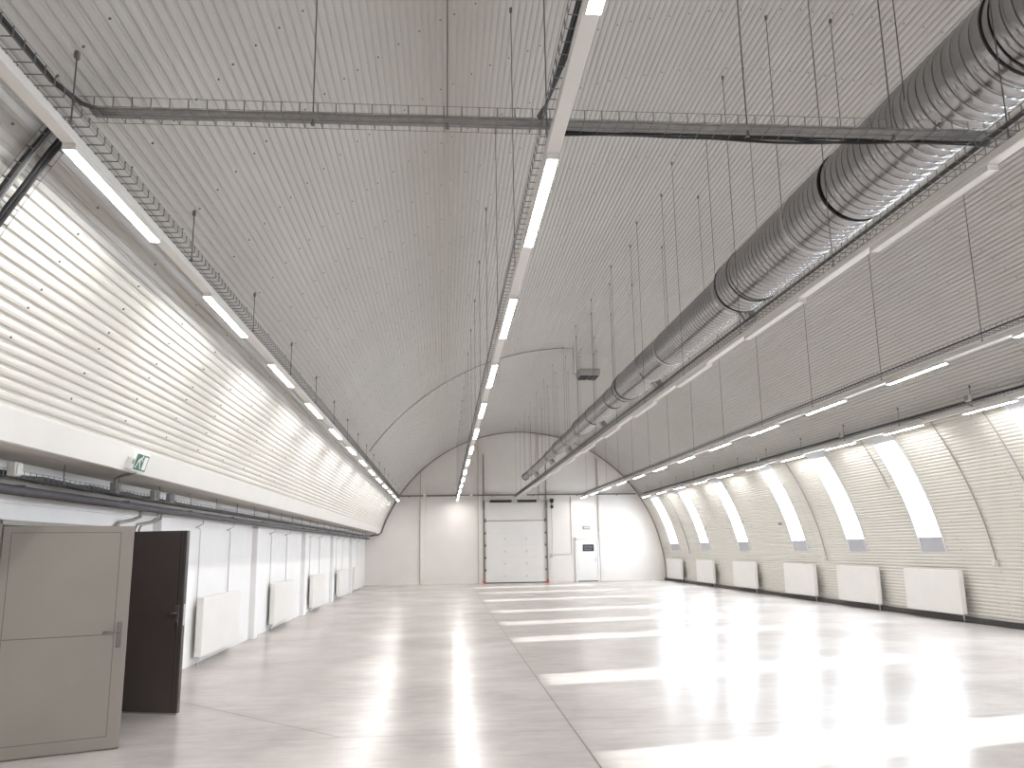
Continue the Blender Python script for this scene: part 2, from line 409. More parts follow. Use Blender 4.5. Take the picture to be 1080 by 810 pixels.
def leaf(name, hinge, end, z0, z1, mat_, groove, label, cat, panels, hand):
    hx = Vector((hinge[0], hinge[1], 0)); ex = Vector((end[0], end[1], 0))
    d = (ex - hx); L = d.length; d.normalize(); n = Vector((d.y, -d.x, 0))      # n points to the camera side
    T = 0.05
    def fn(u, w, z):      # u along leaf, w out of the camera-side face
        p = hx + d * u + n * w
        return (p.x, p.y, z)
    root = thing(name, (hx.x, hx.y, 0), label, cat, S)
    b = MB(); b.bbox(0, L, -T, 0, z0, z1, 0.004, mat_, fn)
    if panels:      # recessed seams of the sheet metal skin
        g = 0.006
        st, tp = 0.105, 0.055; mid = 0.955
        for (u0, u1, a0, a1) in ((0.06, L - st, z1 - tp - g, z1 - tp), (0.06, L - st, mid, mid + g * 1.3), (L - st - g, L - st, z0 + 0.10, z1 - tp), (0.06, L - st, z0 + 0.10, z0 + 0.10 + g), (0.06, 0.06 + g, z0 + 0.1, z1 - tp)):
            b.box(u0, u1, -0.002, 0.0012, a0, a1, groove, fn)
    else:
        for (u0, u1, a0, a1) in ((L - 0.075, L - 0.068, z0 + 0.02, z1 - 0.02), (L - 0.035, L - 0.031, z0 + 0.02, z1 - 0.02)):
            b.box(u0, u1, -0.002, 0.0012, a0, a1, groove, fn)
    b.build('leaf_panel', None, root)
    if not panels:
        b = MB(); b.bbox(0.0, L, -T, 0.004, z0 - 0.012, z0 + 0.004, 0.002, M['steel'], fn); b.build('drip_strip', None, root)
        b = MB(); b.bbox(L, L + 0.004, -0.036, -0.012, 0.9, 1.12, 0.001, M['steel'], fn); b.build('lock_plate', None, root)
    hz = 0.985 if panels else 1.03
    for sgn, off in ((1, 0.0), (-1, -T)):
        b = MB(); lo, hi = (off, off + 0.008) if sgn > 0 else (off - 0.008, off)
        b.bbox(L - 0.085, L - 0.045, lo, hi, hz - 0.14, hz + 0.08, 0.003, M['handle'], fn)
        h = b.build('door_handle', None, root); b = MB()
        w0, w1 = (off + sgn * 0.004), (off + sgn * 0.055)
        pts = [fn(L - 0.065, w0, hz), fn(L - 0.065, w1, hz), fn(L - 0.075, w1 + sgn * .006, hz), fn(L - (0.20 if panels else 0.15), w1 + sgn * .006, hz - 0.006)]
        b.tube(pts, 0.0095, 8, M['handle']); b.build('lever', None, h, smooth=True)
        b = MB(); b.tube([fn(L - 0.065, off, hz - 0.085), fn(L - 0.065, off + sgn * 0.018, hz - 0.085)], 0.012, 10, M['handle']); b.build('cylinder_lock', None, h)
    b = MB()
    for zz in (0.25, 1.0, 1.7):
        b.tube([fn(-0.008, 0.006 if not panels else -T - 0.006, zz - 0.05), fn(-0.008, 0.006 if not panels else -T - 0.006, zz + 0.05)], 0.009, 8, M['steel'])
    b.build('hinge', None, root)
    return root
leaf('door_2', (-3.735, 7.487), (-2.80, 7.902), 0.008, 1.90, M['leaf_light'], M['leaf_groove'],
     'light taupe steel door leaf standing open, nearest the camera, with lever handle', 'door', True, 1)
leaf('door_3', (-3.735, 9.652), (-2.755, 9.34), 0.02, 1.89, M['leaf_dark'], M['dark'],
     'dark brown grey door leaf standing open behind the light taupe leaf', 'door', False, -1)

# ------------------------------------------------------------------ end walls
def arch_poly(y, m, flip=False, name='', label='', xl=-3.95):
    b = MB(); n = 96
    pts = []
    for k in range(n + 1):
        t = TH0 + (TRIM_B - TH0) * k / n
        x, z = A(t, R + 0.03); pts.append((x, y, max(z, 0)))
    pts.append((xl, y, 2.5)); pts.append((xl, y, 0))
    if flip: pts.reverse()
    b.quad(pts, m)
    return tag(b.build(name, None), label, 'wall', S)
wb = arch_poly(Y1, M['panel'], True, 'wall_back', 'pale panelled arched end wall behind the roller door and white door')
arch_poly(Y0, M['panel'], False, 'wall_front', 'pale arched end wall behind the camera')
# thin seams between the wall panels
b = MB()
for x0, x1, z in ((-3.6, -1.15, 1.53), (-0.9, 1.7, 1.53), (7.9, 10.8, 1.53), (-3.5, -1.15, 2.95), (-0.9, 1.7, 2.95), (7.9, 10.2, 2.95), (5.3, 7.6, 3.1)):
    b.box(x0, x1, Y1 - 0.004, Y1 + 0.01, z - 0.008, z + 0.008, M['column'])
tag(b.build('trim_12', None), 'fine horizontal seams between the panels of the end wall', 'panel seam', S)
b = MB()      # angle strip where the vault meets the end wall
n = 80
for k in range(n):
    t0_, t1_ = TH0 + (TRIM_T - TH0) * k / n, TH0 + (TRIM_T - TH0) * (k + 1) / n
    P = []
    for t in (t0_, t1_):
        for rr, yy in ((R - 0.03, Y1 - 0.03), (R - 0.03, Y1), (R - 0.006, Y1 - 0.03)):
            x, z = A(t, rr); P.append((x, yy, z))
    b.quad([P[0], P[1], P[4], P[3]], M['leaf_groove']); b.quad([P[0], P[3], P[5], P[2]], M['leaf_groove'])
tag(b.build('trim_13', None), 'brown angle strip where the vault meets the end wall', 'trim', S)
COLS = [(-1.13, -0.91), (1.70, 1.92), (4.70, 4.92), (7.645, 7.865)]
for i, (x0, x1) in enumerate(COLS):
    zt_ = min(ceil_z(x0), ceil_z(x1)) - 0.06
    zb_ = 3.98 if i == 2 else 0.0
    b = MB(); b.bbox(x0, x1, Y1 - 0.10, Y1, zb_, zt_, 0.008, M['column'])
    b.box(x0 - 0.03, x0, Y1 - 0.03, Y1, (0.0, 0.0, 3.98, 2.4)[i], zt_, M['soffit'])  # grey strip painting the shadow line beside the column
    tag(b.build('trim_%d' % (14 + i), None), ['pale steel column on the end wall, farthest from the white door', 'pale steel column beside the roller door on the radiator recess side',
        'pale steel column rising above the roller door on the white door side', 'pale steel column between the white door and the windows'][i], 'column', S)
b = MB(); b.bbox(10.83, 10.925, Y0, Y1 - 0.03, 0, 0.115, 0.006, M['base_dark'])
tag(b.build('baseboard_right', None), 'dark kerb along the foot of the corrugated window wall', 'baseboard', S)
b = MB(); b.box(-3.7, 1.93, Y1 - 0.02, Y1, 0, 0.05, M['column']); b.box(5.3, 6.4, Y1 - 0.02, Y1, 0, 0.05, M['column']); b.box(7.9, 10.85, Y1 - 0.02, Y1, 0, 0.05, M['column'])
tag(b.build('baseboard_back', None), 'low pale skirting at the foot of the end wall', 'baseboard', S)

# ------------------------------------------------------------------ roller (sectional) door in the end wall
yd = Y1 - 0.10
D = thing('door_4', (3.51, Y1, 0), 'wide white sectional overhead door with dark side rails in the end wall', 'garage door', S)
for k in range(5):
    z0_ = 0.04 + 0.585 * k
    b = MB(); b.bbox(2.0, 5.03, yd, yd + 0.05, z0_, z0_ + 0.58, 0.006, M['doorpanel']); b.build('door_section', None, D)
b = MB(); b.box(1.99, 5.05, yd - 0.01, yd + 0.04, 0.0, 0.04, M['dark']); b.build('rubber_seal', None, D)
b = MB(); b.box(1.95, 5.08, yd + 0.03, yd + 0.08, 2.97, 3.86, M['panel']); b.build('header_panel', None, D)
b = MB(); b.box(1.97, 5.06, yd - 0.005, yd + 0.05, 2.955, 2.985, M['rail']); b.build('top_seal', None, D)
for sx in (1.95, 5.04):
    b = MB(); b.bbox(sx - 0.035, sx + 0.035, yd - 0.07, yd + 0.02, 0.14, 3.9, 0.004, M['rail'])
    b.bbox(sx - 0.018, sx + 0.018, yd - 0.05, yd + 0.05, 3.9, 6.25, 0.004, M['rail']); r_ = b.build('side_rail', None, D)
    b = MB(); b.bbox(sx - 0.045, sx + 0.045, yd - 0.08, yd + 0.02, 0.0, 0.16, 0.006, M['red']); b.build('rail_foot', None, D)
    s_ = 1 if sx < 3 else -1
    for k in range(6):
        z0_ = 0.62 + 0.585 * k if k < 5 else 3.02
        if z0_ > 3.05: continue
        b = MB(); b.bbox(min(sx, sx + s_ * 0.11), max(sx, sx + s_ * 0.11), yd - 0.045, yd, z0_ - 0.05, z0_ + 0.05, 0.004, M['rail']); b.build('roller_hinge', None, D)
    b = MB(); b.bbox(sx - 0.05, sx + 0.05, yd - 0.12, yd, 3.55, 3.95, 0.005, M['rail']); b.build('bearing_plate', None, D)
b = MB(); b.tube([(1.9, yd - 0.07, 3.92), (5.2, yd - 0.07, 3.92)], 0.018, 8, M['steel']); b.build('shaft', None, D)
for x0, x1 in ((2.25, 3.32), (3.6, 4.55)):
    b = MB(); b.tube([(x0, yd - 0.07, 3.92), (x1, yd - 0.07, 3.92)], 0.06, 12, M['black']); b.build('torsion_spring', None, D)
b = MB(); b.bbox(5.22, 5.40, yd - 0.12, yd + 0.02, 3.83, 4.02, 0.02, M['black']); b.bbox(5.25, 5.38, yd - 0.10, yd + 0.02, 3.55, 3.70, 0.02, M['black']); b.box(5.29, 5.34, yd - 0.06, yd - 0.02, 3.68, 3.86, M['rail']); b.build('drive_unit', None, D)
b = MB(); b.tube([(5.30, yd - 0.02, 3.6), (5.30, yd - 0.02, 2.4), (5.27, yd, 1.28)], 0.012, 6, M['conduit']); b.build('hand_chain', None, D)
for x in (2.97, 4.03):
    for z in (0.33, 0.92, 1.5, 2.1, 2.68):
        if z > 2.5: continue
        b = MB(); b.bbox(x - 0.045, x + 0.045, yd - 0.02, yd, z - 0.045, z + 0.045, 0.008, M['box_grey'] if False else M['conduit_white']); b.build('door_bracket', None, D)
# control box and conduits beside the roller door
cb = thing('control_box', (5.27, Y1, 1.2), 'small white control box beside the roller door rail', 'control box')
b = MB(); b.bbox(5.20, 5.34, Y1 - 0.09, Y1, 1.17, 1.36, 0.01, M['conduit_white']); b.build('housing', None, cb)
b = MB(); b.tube([(5.27, Y1 - 0.09, 1.30), (5.27, Y1 - 0.105, 1.30)], 0.022, 10, M['rail']); b.build('push_button', None, cb)
b = MB(); b.tube([(5.27, Y1 - 0.09, 1.22), (5.27, Y1 - 0.105, 1.22)], 0.022, 10, M['red']); b.build('push_button', None, cb)
b = MB(); b.tube([(5.34, Y1 - 0.02, 1.30), (6.22, Y1 - 0.02, 1.31), (6.25, Y1 - 0.02, 1.35), (6.27, Y1 - 0.02, 4.12)], 0.016, 6, M['conduit'])
tag(b.build('conduit', None), 'grey conduit dropping beside the white door and turning to the control box', 'conduit')

# person door with plaque
D = thing('door_5', (7.03, Y1, 0), 'white single door with dark plaque in the end wall', 'door', S)
b = MB(); b.bbox(6.43, 6.53, Y1 - 0.07, Y1, 0, 2.10, 0.006, M['white']); b.build('jamb', None, D)
b = MB(); b.bbox(7.53, 7.63, Y1 - 0.07, Y1, 0, 2.10, 0.006, M['white']); b.build('jamb', None, D)
b = MB(); b.bbox(6.43, 7.63, Y1 - 0.07, Y1, 2.02, 2.12, 0.006, M['white']); b.build('head', None, D)
b = MB(); b.bbox(6.54, 7.52, Y1 - 0.05, Y1, 0.05, 2.01, 0.006, M['white']); lf = b.build('leaf_panel', None, D)
b = MB(); b.box(6.54, 7.52, Y1 - 0.06, Y1, 0.0, 0.045, M['rail']); b.build('threshold', None, D)
b = MB(); b.bbox(7.41, 7.45, Y1 - 0.058, Y1 - 0.05, 0.92, 1.14, 0.002, M['steel']); h = b.build('door_handle', None, lf)
b = MB(); b.tube([(7.43, Y1 - 0.055, 1.04), (7.43, Y1 - 0.10, 1.04), (7.30, Y1 - 0.105, 1.04)], 0.01, 6, M['steel']); h = b.build('lever', None, lf)
pq = thing('plaque', (7.06, Y1 - 0.05, 1.62), 'dark rectangular plaque with faint lines fixed on the white single door', 'plaque')
b = MB(); b.bbox(6.80, 7.36, Y1 - 0.062, Y1 - 0.0505, 1.45, 1.78, 0.004, M['plaque'])
for zz, xa, xb_ in ((1.68, 6.87, 7.29), (1.61, 6.87, 7.06), (1.61, 7.10, 7.29), (1.54, 6.87, 7.25)):
    b.box(xa, xb_, Y1 - 0.0635, Y1 - 0.0615, zz - 0.014, zz + 0.014, M['plaque_mark'])
b.build('plate', None, pq)
em = thing('emergency_light', (7.05, Y1, 2.6), 'small grey emergency light fixed on the end wall over the white door', 'emergency light')
b = MB(); b.bbox(6.86, 7.20, Y1 - 0.08, Y1, 2.52, 2.66, 0.02, M['conduit']); b.build('housing', None, em)
b = MB(); b.bbox(6.89, 7.17, Y1 - 0.11, Y1 - 0.08, 2.54, 2.62, 0.012, M['conduit_white']); b.build('lamp_cover', None, em)
b = MB(); b.tube([(6.29, Y1 - 0.015, 2.72), (7.0, Y1 - 0.015, 2.72), (7.03, Y1 - 0.015, 2.66)], 0.011, 6, M['conduit_white'])
tag(b.build('conduit', None), 'pale thin conduit running to the emergency light over the white door', 'conduit')

# ------------------------------------------------------------------ wire cable trays
def wire_tray(b, p_of, s0, s1, w, h, step, r=0.0036):
    """U shaped wire basket: p_of(s, u, v) -> world point; u across, v up"""
    m = M['galv']
    n = int((s1 - s0) / step)
    for i in range(n + 1):
        s = s0 + i * step
        for a, c in (((-w / 2, h), (-w / 2, 0)), ((-w / 2, 0), (w / 2, 0)), ((w / 2, 0), (w / 2, h))):
            b.tube([p_of(s, *a), p_of(s, *c)], r, 4, m, caps=False)
    lines = [(-w / 2, h), (w / 2, h), (-w / 2, 0), (w / 2, 0), (0, 0)]
    ns = 1 if p_of.straight else n
    for u, v in lines:
        b.tube([p_of(s0 + (s1 - s0) * k / ns, u, v) for k in range(ns + 1)], r * 0.62, 4, m, caps=False)
def along_y(xc, z):
    def f(s, u, v): return (xc + u, s, z + v)
    f.straight = True; return f
def along_x(yc, z):
    def f(s, u, v): return (s, yc + u, z + v)
    f.straight = True; return f

def hanger(parent, x, y, z0, z1, clip=True):
    b = MB(); b.tube([(x, y, z0), (x, y, z1)], 0.0042, 6, M['rod']); o = b.build('hanger_rod', None, parent)
    if clip:
        b = MB(); b.bbox(x - 0.012, x + 0.012, y - 0.015, y + 0.015, z1 - 0.045, z1 + 0.003, 0.004, M['rail']); b.build('clip', None, o)
    b = MB(); b.bbox(x - 0.012, x + 0.012, y - 0.012, y + 0.012, z0, z0 + 0.022, 0.004, M['rail']); b.build('nut', None, o)
    return o

# rows: x, z of the light face, first luminaire start, luminaire length, spacing, lit, rod offset, rod start, rod spacing
ROWS = [
    dict(x=-2.10, z=3.891, y=4.487, l=1.445, p=2.774, lit=True, rx=0.05, ry=4.38, rp=2.235, k0=-3, end=39.2,
         nm='row over the open doors'),
    dict(x=0.655, z=3.963, y=4.611, l=1.497, p=2.875, lit=True, rx=-0.03, ry=4.62, rp=2.34, k0=-3, end=40.75,
         nm='row at mid vault'),
    dict(x=3.475, z=3.97, y=4.63, l=1.497, p=2.875, lit=False, rx=-0.03, ry=4.42, rp=2.345, k0=-3, end=40.75,
         nm='row beneath the duct'),
    dict(x=6.732, z=4.010, y=4.624, l=1.497, p=2.875, lit=True, rx=-0.02, ry=4.68, rp=2.44, k0=-3, end=40.75,
         nm='row between duct and windows'),
    dict(x=9.56, z=3.954, y=4.526, l=1.46, p=2.803, lit=True, rx=-0.02, ry=4.34, rp=2.44, k0=-3, end=39.9,
         nm='row above the windows'),
]
XTR = 4.2
for ri, r in enumerate(ROWS):
    x, z = r['x'], r['z']; ztk = z + 0.03; ytop = r['end']
    # trunking
    t = thing('lighting_trunk', (x, 0, ztk), 'long white rail carrying the %s tube lights of the %s' % ('lit' if r['lit'] else 'unlit', r['nm']), 'lighting rail')
    b = MB(); b.bbox(x - 0.042, x + 0.042, Y0 + 0.3, ytop, ztk, ztk + 0.055, 0.005, M['white'])
    b.build('rail', None, t)
    if ri == 1:
        yy = 1.6
        while yy < 9:
            b = MB(); b.box(x + 0.0415, x + 0.0432, yy, yy + 0.07, ztk + 0.034, ztk + 0.042, M['rail']); b.build('slot', None, t); yy += 0.125
    # luminaires
    k = r['k0']; seen = 0
    first_seen = [0, -1, 0, 2, 3][ri]
    while True:
        ya = r['y'] + k * r['p']; yb = ya + r['l']
        if yb > ytop + 0.05: break
        if k >= first_seen:
            lab = '%s tube light, %s from the camera in the %s' % ('lit' if r['lit'] else 'unlit white', ORD[k - first_seen], r['nm'])
        else:
            lab = '%s tube light out of frame, %d before the first, %s' % ('lit' if r['lit'] else 'unlit white', first_seen - k, r['nm'])
        if ya > Y0 + 0.3:
            lum = thing('tube_light', (x, (ya + yb) / 2, z), lab, 'tube light', None, 'tube lights in the ' + r['nm'])
            b = MB(); b.bbox(x - 0.038, x + 0.038, ya, yb, z + 0.008, ztk - 0.0005, 0.004, M['white'])
            for q0, q1 in ((x - 0.038, x - 0.0325), (x + 0.0325, x + 0.038)): b.box(q0, q1, ya, yb, z - 0.012, z + 0.008, M['white'])
            for q0, q1 in ((ya, ya + 0.008), (yb - 0.008, yb)): b.box(x - 0.0325, x + 0.0325, q0, q1, z - 0.012, z + 0.008, M['white'])
            b.build('housing', None, lum)
            b = MB(); b.box(x - 0.032, x + 0.032, ya + 0.009, yb - 0.009, z - 0.0095, z + 0.008, M['diff_off'])
            zq = z - 0.0098; q0, q1, q2, q3 = x - 0.0318, x + 0.0318, ya + 0.0095, yb - 0.0095
            b.quad([(q0, q2, zq), (q0, q3, zq), (q1, q3, zq), (q1, q2, zq)], M['lamp'] if r['lit'] else M['diff_off'])
            b.build('diffuser', None, lum)
        k += 1
    # tray above the trunk
    zt_ = z + 0.165
    tr = thing('cable_tray', (x, 0, zt_), 'wire basket cable tray above the lights in the ' + r['nm'], 'cable tray')
    b = MB(); wire_tray(b, along_y(x, zt_), Y0 + 0.3, ytop, 0.14, 0.055, 0.108)
    b.build('wire_basket', None, tr)
    xr = x + r['rx']
    k = -4
    while True:
        yy = r['ry'] + k * r['rp']
        if yy > ytop - 0.3: break
        if yy > Y0 + 0.4: hanger(tr, xr, yy, ztk + 0.056, ceil_z(xr) - 0.004)
        k += 1

# front cross tray, cable bundle
def cross_tray(name, yc, z, x0, x1, label, w=0.2):
    t = thing(name, ((x0 + x1) / 2, yc, z), label, 'cable tray')
    b = MB(); wire_tray(b, along_x(yc, z), x0, x1, w, 0.06, 0.108, 0.0032); b.build('wire_basket', None, t)
    return t
CY = 4.74
ct = cross_tray('cable_tray', CY, 4.235, -2.16, 3.75, 'wire basket cable tray crossing the hall from the doors side to the duct')
for x in (-0.80, 0.02, 1.93, 2.9):
    hanger(ct, x, CY, 4.20, ceil_z(x) - 0.004)
def bundle(name, lines, rr, m, label, cat='cable', n=6):
    b = MB()
    for pts in lines: b.tube(pts, rr, n, m)
    return tag(b.build(name, None, smooth=True), label, cat)
def wob(x0, x1, fy, fz, n, ph, amp=0.006):
    return [(x0 + (x1 - x0) * i / n, fy + amp * math.sin(i * 1.3 + ph), fz + amp * .5 * math.sin(i * .9 + ph * 2)) for i in range(n + 1)]
bundle('cable_bundle', [wob(-2.1, 3.7, CY - 0.035 + 0.021 * k, 4.252, 40, k, 0.002) for k in range(5)], 0.0125, M['greycable'],
       'thick grey cable bundle lying in the wire tray that crosses the hall', 'cable bundle')
sag = []
for k, (ph, dz) in enumerate(((0, 0.0), (1.5, 0.012), (3, 0.022))):
    sag.append([(0.72 + 2.9 * i / 36, CY + 0.085 + 0.008 * k - 0.02 * max(0, math.sin(i * .24 + ph * .3)), 4.250 - 0.018 * max(0, math.sin(i * .26 + ph)) - 0.006 * k) for i in range(37)])
bundle('cable', sag, 0.009, M['black'], 'black cables sagging under the crossing tray towards the duct')
bundle('cable', [[(-2.055 + 0.011 * k, Y0 + 0.5, 4.075), (-2.055 + .011 * k, 1.0, 4.08), (-2.075 + .011 * k, 3.4, 4.115), (-2.09 + .010 * k, 4.2, 4.13), (-2.095 + .010 * k, 4.55, 4.20), (-2.085 + .010 * k, 4.72, 4.262)] for k in range(3)], 0.009, M['black'],
       'black cables along the tray over the doors ending at the crossing tray')
bundle('cable', [[(0.63 + 0.02 * k, Y0 + 0.5, 4.145), (0.64 + .02 * k, 2.5, 4.15), (0.615 + .015 * k, 3.8, 4.16), (0.60, 4.4, 4.20), (0.575 + .02 * k, 4.66, 4.26), (0.60, 4.72, 4.27)] for k in range(3)], 0.008, M['black'],
       'black cables along the middle tray dropping into the crossing tray')
bundle('cable', [[(3.43 + 0.015 * k + 0.006 * math.sin(i * .8 + k), Y0 + 0.5 + i * 1.15, 4.152) for i in range(41)] for k in range(2)], 0.011, M['black'],
       'thick black cable running in the tray beneath the duct')
bundle('cable', [[(6.685 + 0.004 * math.sin(i * .8), Y0 + 0.5 + i * 1.15, 4.192) for i in range(41)]], 0.011, M['black'],
       'dark cable running in the tray between duct and windows')
bundle('cable', [[(9.505 + 0.004 * math.sin(i * .8 + k), Y0 + 0.5 + i * 1.12, 4.13 + .02 * k) for i in range(41)] for k in range(2)], 0.013, M['black'],
       'dark cable running in the tray above the windows')
bundle('cable', [[(5.03 + k * 1.0, 0, 0), (5.03 + k, 0.01, 0)] for k in range(0)] or [[(3.65, CY, 4.26), (4.6, CY + .02, 4.245), (6.65, CY, 4.26)]], 0.012, M['black'],
       'black cable crossing from the duct to the next lighting row')

# tray following the curve down to the door-side wall
def arc_tray(yc, rr, t0):
    def f(s, u, v):
        t = t0 + s / rr; x, z = A(t, rr - v); return (x, yc + u, z)
    f.straight = False; return f
ta = th_left(4.12); tz = th_left(2.60)
rr = R - 0.035
vt = thing('cable_tray', (*[A(ta, rr)[0]], 4.63, 4.05), 'wire basket cable tray curving down the corrugated wall behind the first light', 'cable tray')
b = MB(); wire_tray(b, arc_tray(4.63, rr, ta), 0.0, (tz - ta) * rr, 0.22, 0.05, 0.108, 0.0035); b.build('wire_basket', None, vt)
for k, (dy, rad, m) in enumerate(((-0.085, 0.016, M['black']), (-0.05, 0.012, M['greycable']), (0.075, 0.018, M['black']), (0.045, 0.012, M['black']))):
    pts = []
    for i in range(25):
        t = ta + (tz - ta) * i / 24; x, z = A(t, rr - 0.02 - rad * .3); pts.append((x, 4.63 + dy + 0.004 * math.sin(i * .9 + k), z))
    tag_lab = ['thick black cable on the near edge of the curving wall tray', 'thin grey cable in the middle of the curving wall tray', 'thick black cable on the far edge of the curving wall tray', 'thin black cable beside the far edge of the curving wall tray'][k]
    bundle('cable', [pts], rad, m, tag_lab)

# tray along the end wall with boxes, running down the vault on the door side
bt = thing('cable_tray', (3.5, Y1 - 0.08, 4.22), 'dark cable tray running level across the arched end wall', 'cable tray')
b = MB(); b.bbox(-2.17, 9.55, Y1 - 0.16, Y1 - 0.105, 4.19, 4.255, 0.004, M['rail']); b.build('channel', None, bt)
for x in (-1.7, 0.4, 2.4, 4.4, 6.6, 8.6):
    b = MB(); b.box(x - 0.02, x + 0.02, Y1 - 0.115, Y1 - 0.002, 4.15, 4.19, M['rail']); b.build('bracket', None, bt)
pts = []
for i in range(16):
    t = th_left(4.2) + (th_left(2.50) - th_left(4.2)) * i / 15; x, z = A(t, R - 0.05); pts.append((x, Y1 - 0.11, z))
pts += [(-3.14, Y1 - 0.11, 2.38), (-3.5, Y1 - 0.11, 2.33)]
bundle('conduit', [pts], 0.035, M['rail'], 'dark cable duct bending down the vault edge to the recessed wall', 'conduit')
for i, x in enumerate((-0.93, 1.35, 4.0)):
    j = thing('junction_box', (x, Y1 - 0.16, 4.22), 'white junction box on the end wall tray, %s' % ['on the column by the recess', 'just before the roller door', 'over the roller door'][i], 'junction box')
    b = MB(); b.bbox(x - 0.07, x + 0.07, Y1 - 0.215, Y1 - 0.162, 4.15, 4.29, 0.01, M['white']); b.build('housing', None, j)
    b = MB(); b.bbox(x - 0.055, x + 0.055, Y1 - 0.225, Y1 - 0.215, 4.165, 4.275, 0.006, M['white']); b.build('lid', None, j)

# ------------------------------------------------------------------ spiral duct
DX, DZ = 3.90, 5.00
rings = [4.66, 7.1, 9.7, 13.67, 17.0, 18.5, 21.0, 23.1, 25.8, 27.9, 30.4, 35.3, 37.4]
def duct_r(y):
    for yy, r_ in ((10.2, 0.352), (17.3, 0.295), (23.4, 0.235), (28.2, 0.195), (30.7, 0.165)):
        if y < yy: return r_
    return 0.14
NA = 56; LEAD = 0.108
prof = [(0.0, 0.0), (0.40, 0.0), (0.45, 0.008), (0.50, 0.010), (0.55, 0.008), (0.60, 0.0)]
du = thing('spiral_duct', (DX, 0, DZ), 'large shiny galvanised spiral ventilation duct hung under the vault', 'ventilation duct')
def duct_section(ya, yb, rad):
    b = MB(); turns = int(math.ceil((yb - ya) / LEAD)) + 1
    rows = []
    for k in range(-1, turns):
        for f_, h in prof: rows.append((k + f_, h))
    for (kk, h) in rows:
        for j in range(NA):
            a = 2 * PI * j / NA
            y = min(max(ya + LEAD * (kk + j / NA), ya), yb)
            b.v.append((DX + (rad + h) * math.cos(a), y, DZ + (rad + h) * math.sin(a)))
    n = len(rows); q = len(prof)
    for i in range(n - 1):
        for j in range(NA - 1):
            p = i * NA + j
            b.f.append((p, p + NA, p + NA + 1, p + 1)); b.m.append(0)
        if i + q + 1 < n:      # last column joins the first column of the next turn
            p = i * NA + NA - 1; s_ = (i + q) * NA
            b.f.append((p, p + NA, s_ + NA, s_)); b.m.append(0)
    return b
def ring_part(prof_, m, name, n=NA, smooth=False):
    b = MB()
    for yy, r_ in prof_:
        for j in range(n):
            a = 2 * PI * j / n; b.v.append((DX + r_ * math.cos(a), yy, DZ + r_ * math.sin(a)))
    for i in range(len(prof_) - 1):
        for j in range(n):
            k = (j + 1) % n; b.f.append((i * n + j, i * n + k, (i + 1) * n + k, (i + 1) * n + j)); b.m.append(0)
    return b.build(name, m, du, smooth=smooth)
cuts = sorted([Y0 + 0.4, -2.2, 0.2, 2.4] + rings + [10.2, 17.3, 23.4, 28.2, 30.7, 39.5])
for ya, yb in zip(cuts, cuts[1:]):
    r_ = duct_r((ya + yb) / 2)
    duct_section(ya, yb, r_).build('duct_section', M['duct'], du, smooth=True)
    if duct_r(yb + 0.01) < r_ - 0.01:
        ring_part([(yb, r_ + 0.004), (yb + 0.22, duct_r(yb + 0.01) + 0.006), (yb + 0.30, duct_r(yb + 0.01) + 0.006), (yb + 0.30, duct_r(yb + .01))], M['duct'], 'reducer', smooth=False)
for y in [-2.2, 0.2, 2.4] + rings:
    r_ = duct_r(y - 0.01)
    if y == 13.67: ring_part([(y - .03, r_), (y - .03, r_ + .010), (y + .03, r_ + .010), (y + .03, r_)], M['steel'], 'coupling'); continue
    ring_part([(y - .008, r_), (y - .008, r_ + .017), (y + .008, r_ + .017), (y + .008, r_)], M['black'], 'coupling_gasket')
    ring_part([(y + .012, r_), (y + .012, r_ + .008), (y + .07, r_ + .008), (y + .07, r_)], M['duct'], 'coupling')
ring_part([(7.95, .352), (7.95, .362), (8.0, .362), (8.0, .352)], M['steel'], 'coupling')
b = MB(); b.tube([(DX, 39.48, DZ), (DX, 39.53, DZ)], 0.185, 32, M['duct']); b.build('end_cap', None, du)
for y in (10.55, 15.4, 20.9, 26.6, 30.7, 36.0):      # branch outlets on the underside
    r_ = duct_r(y); ang = math.radians(-58); dx, dz = math.cos(ang), math.sin(ang); rb = min(0.115, r_ * .7)
    def at(d): return (DX + dx * (r_ + d), y, DZ + dz * (r_ + d))
    b = MB(); b.tube([at(-0.08), at(0.15)], rb, 24, M['duct']); o = b.build('branch_outlet', None, du)
    b = MB(); b.tube([at(0.15), at(0.18)], rb + 0.02, 24, M['steel']); b.build('outlet_collar', None, o)
    b = MB(); b.tube([at(0.18), at(0.185)], rb - 0.01, 24, M['dark']); b.build('outlet_opening', None, o)
for k in range(-4, 14):
    y = 7.92 + 2.35 * k
    if y < Y0 + 0.5 or y > 39.2: continue
    r_ = duct_r(y)
    for s_ in (-1, 1):
        x = DX + s_ * (r_ + 0.0155)
        b = MB(); b.tube([(x, y, DZ - 0.02), (x, y, ceil_z(x) - 0.004)], 0.0042, 6, M['rod']); o = b.build('hanger_rod', None, du)
        b = MB(); b.bbox(x - 0.013, x + 0.013, y - 0.016, y + 0.016, ceil_z(x) - 0.05, ceil_z(x) - 0.001, 0.004, M['rail']); b.build('clip', None, o)
    b = MB(); n = 40
    for j in range(n):
        a0 = PI + PI * j / n; a1 = PI + PI * (j + 1) / n; r1 = r_ + 0.0115
        c0, s0_, c1, s1_ = math.cos(a0), math.sin(a0), math.cos(a1), math.sin(a1)
        b.quad([(DX + r1 * c0, y - .006, DZ + r1 * s0_), (DX + r1 * c1, y - .006, DZ + r1 * s1_), (DX + r1 * c1, y + .006, DZ + r1 * s1_), (DX + r1 * c0, y + .006, DZ + r1 * s0_)], M['steel'])
    b.build('strap', None, du)

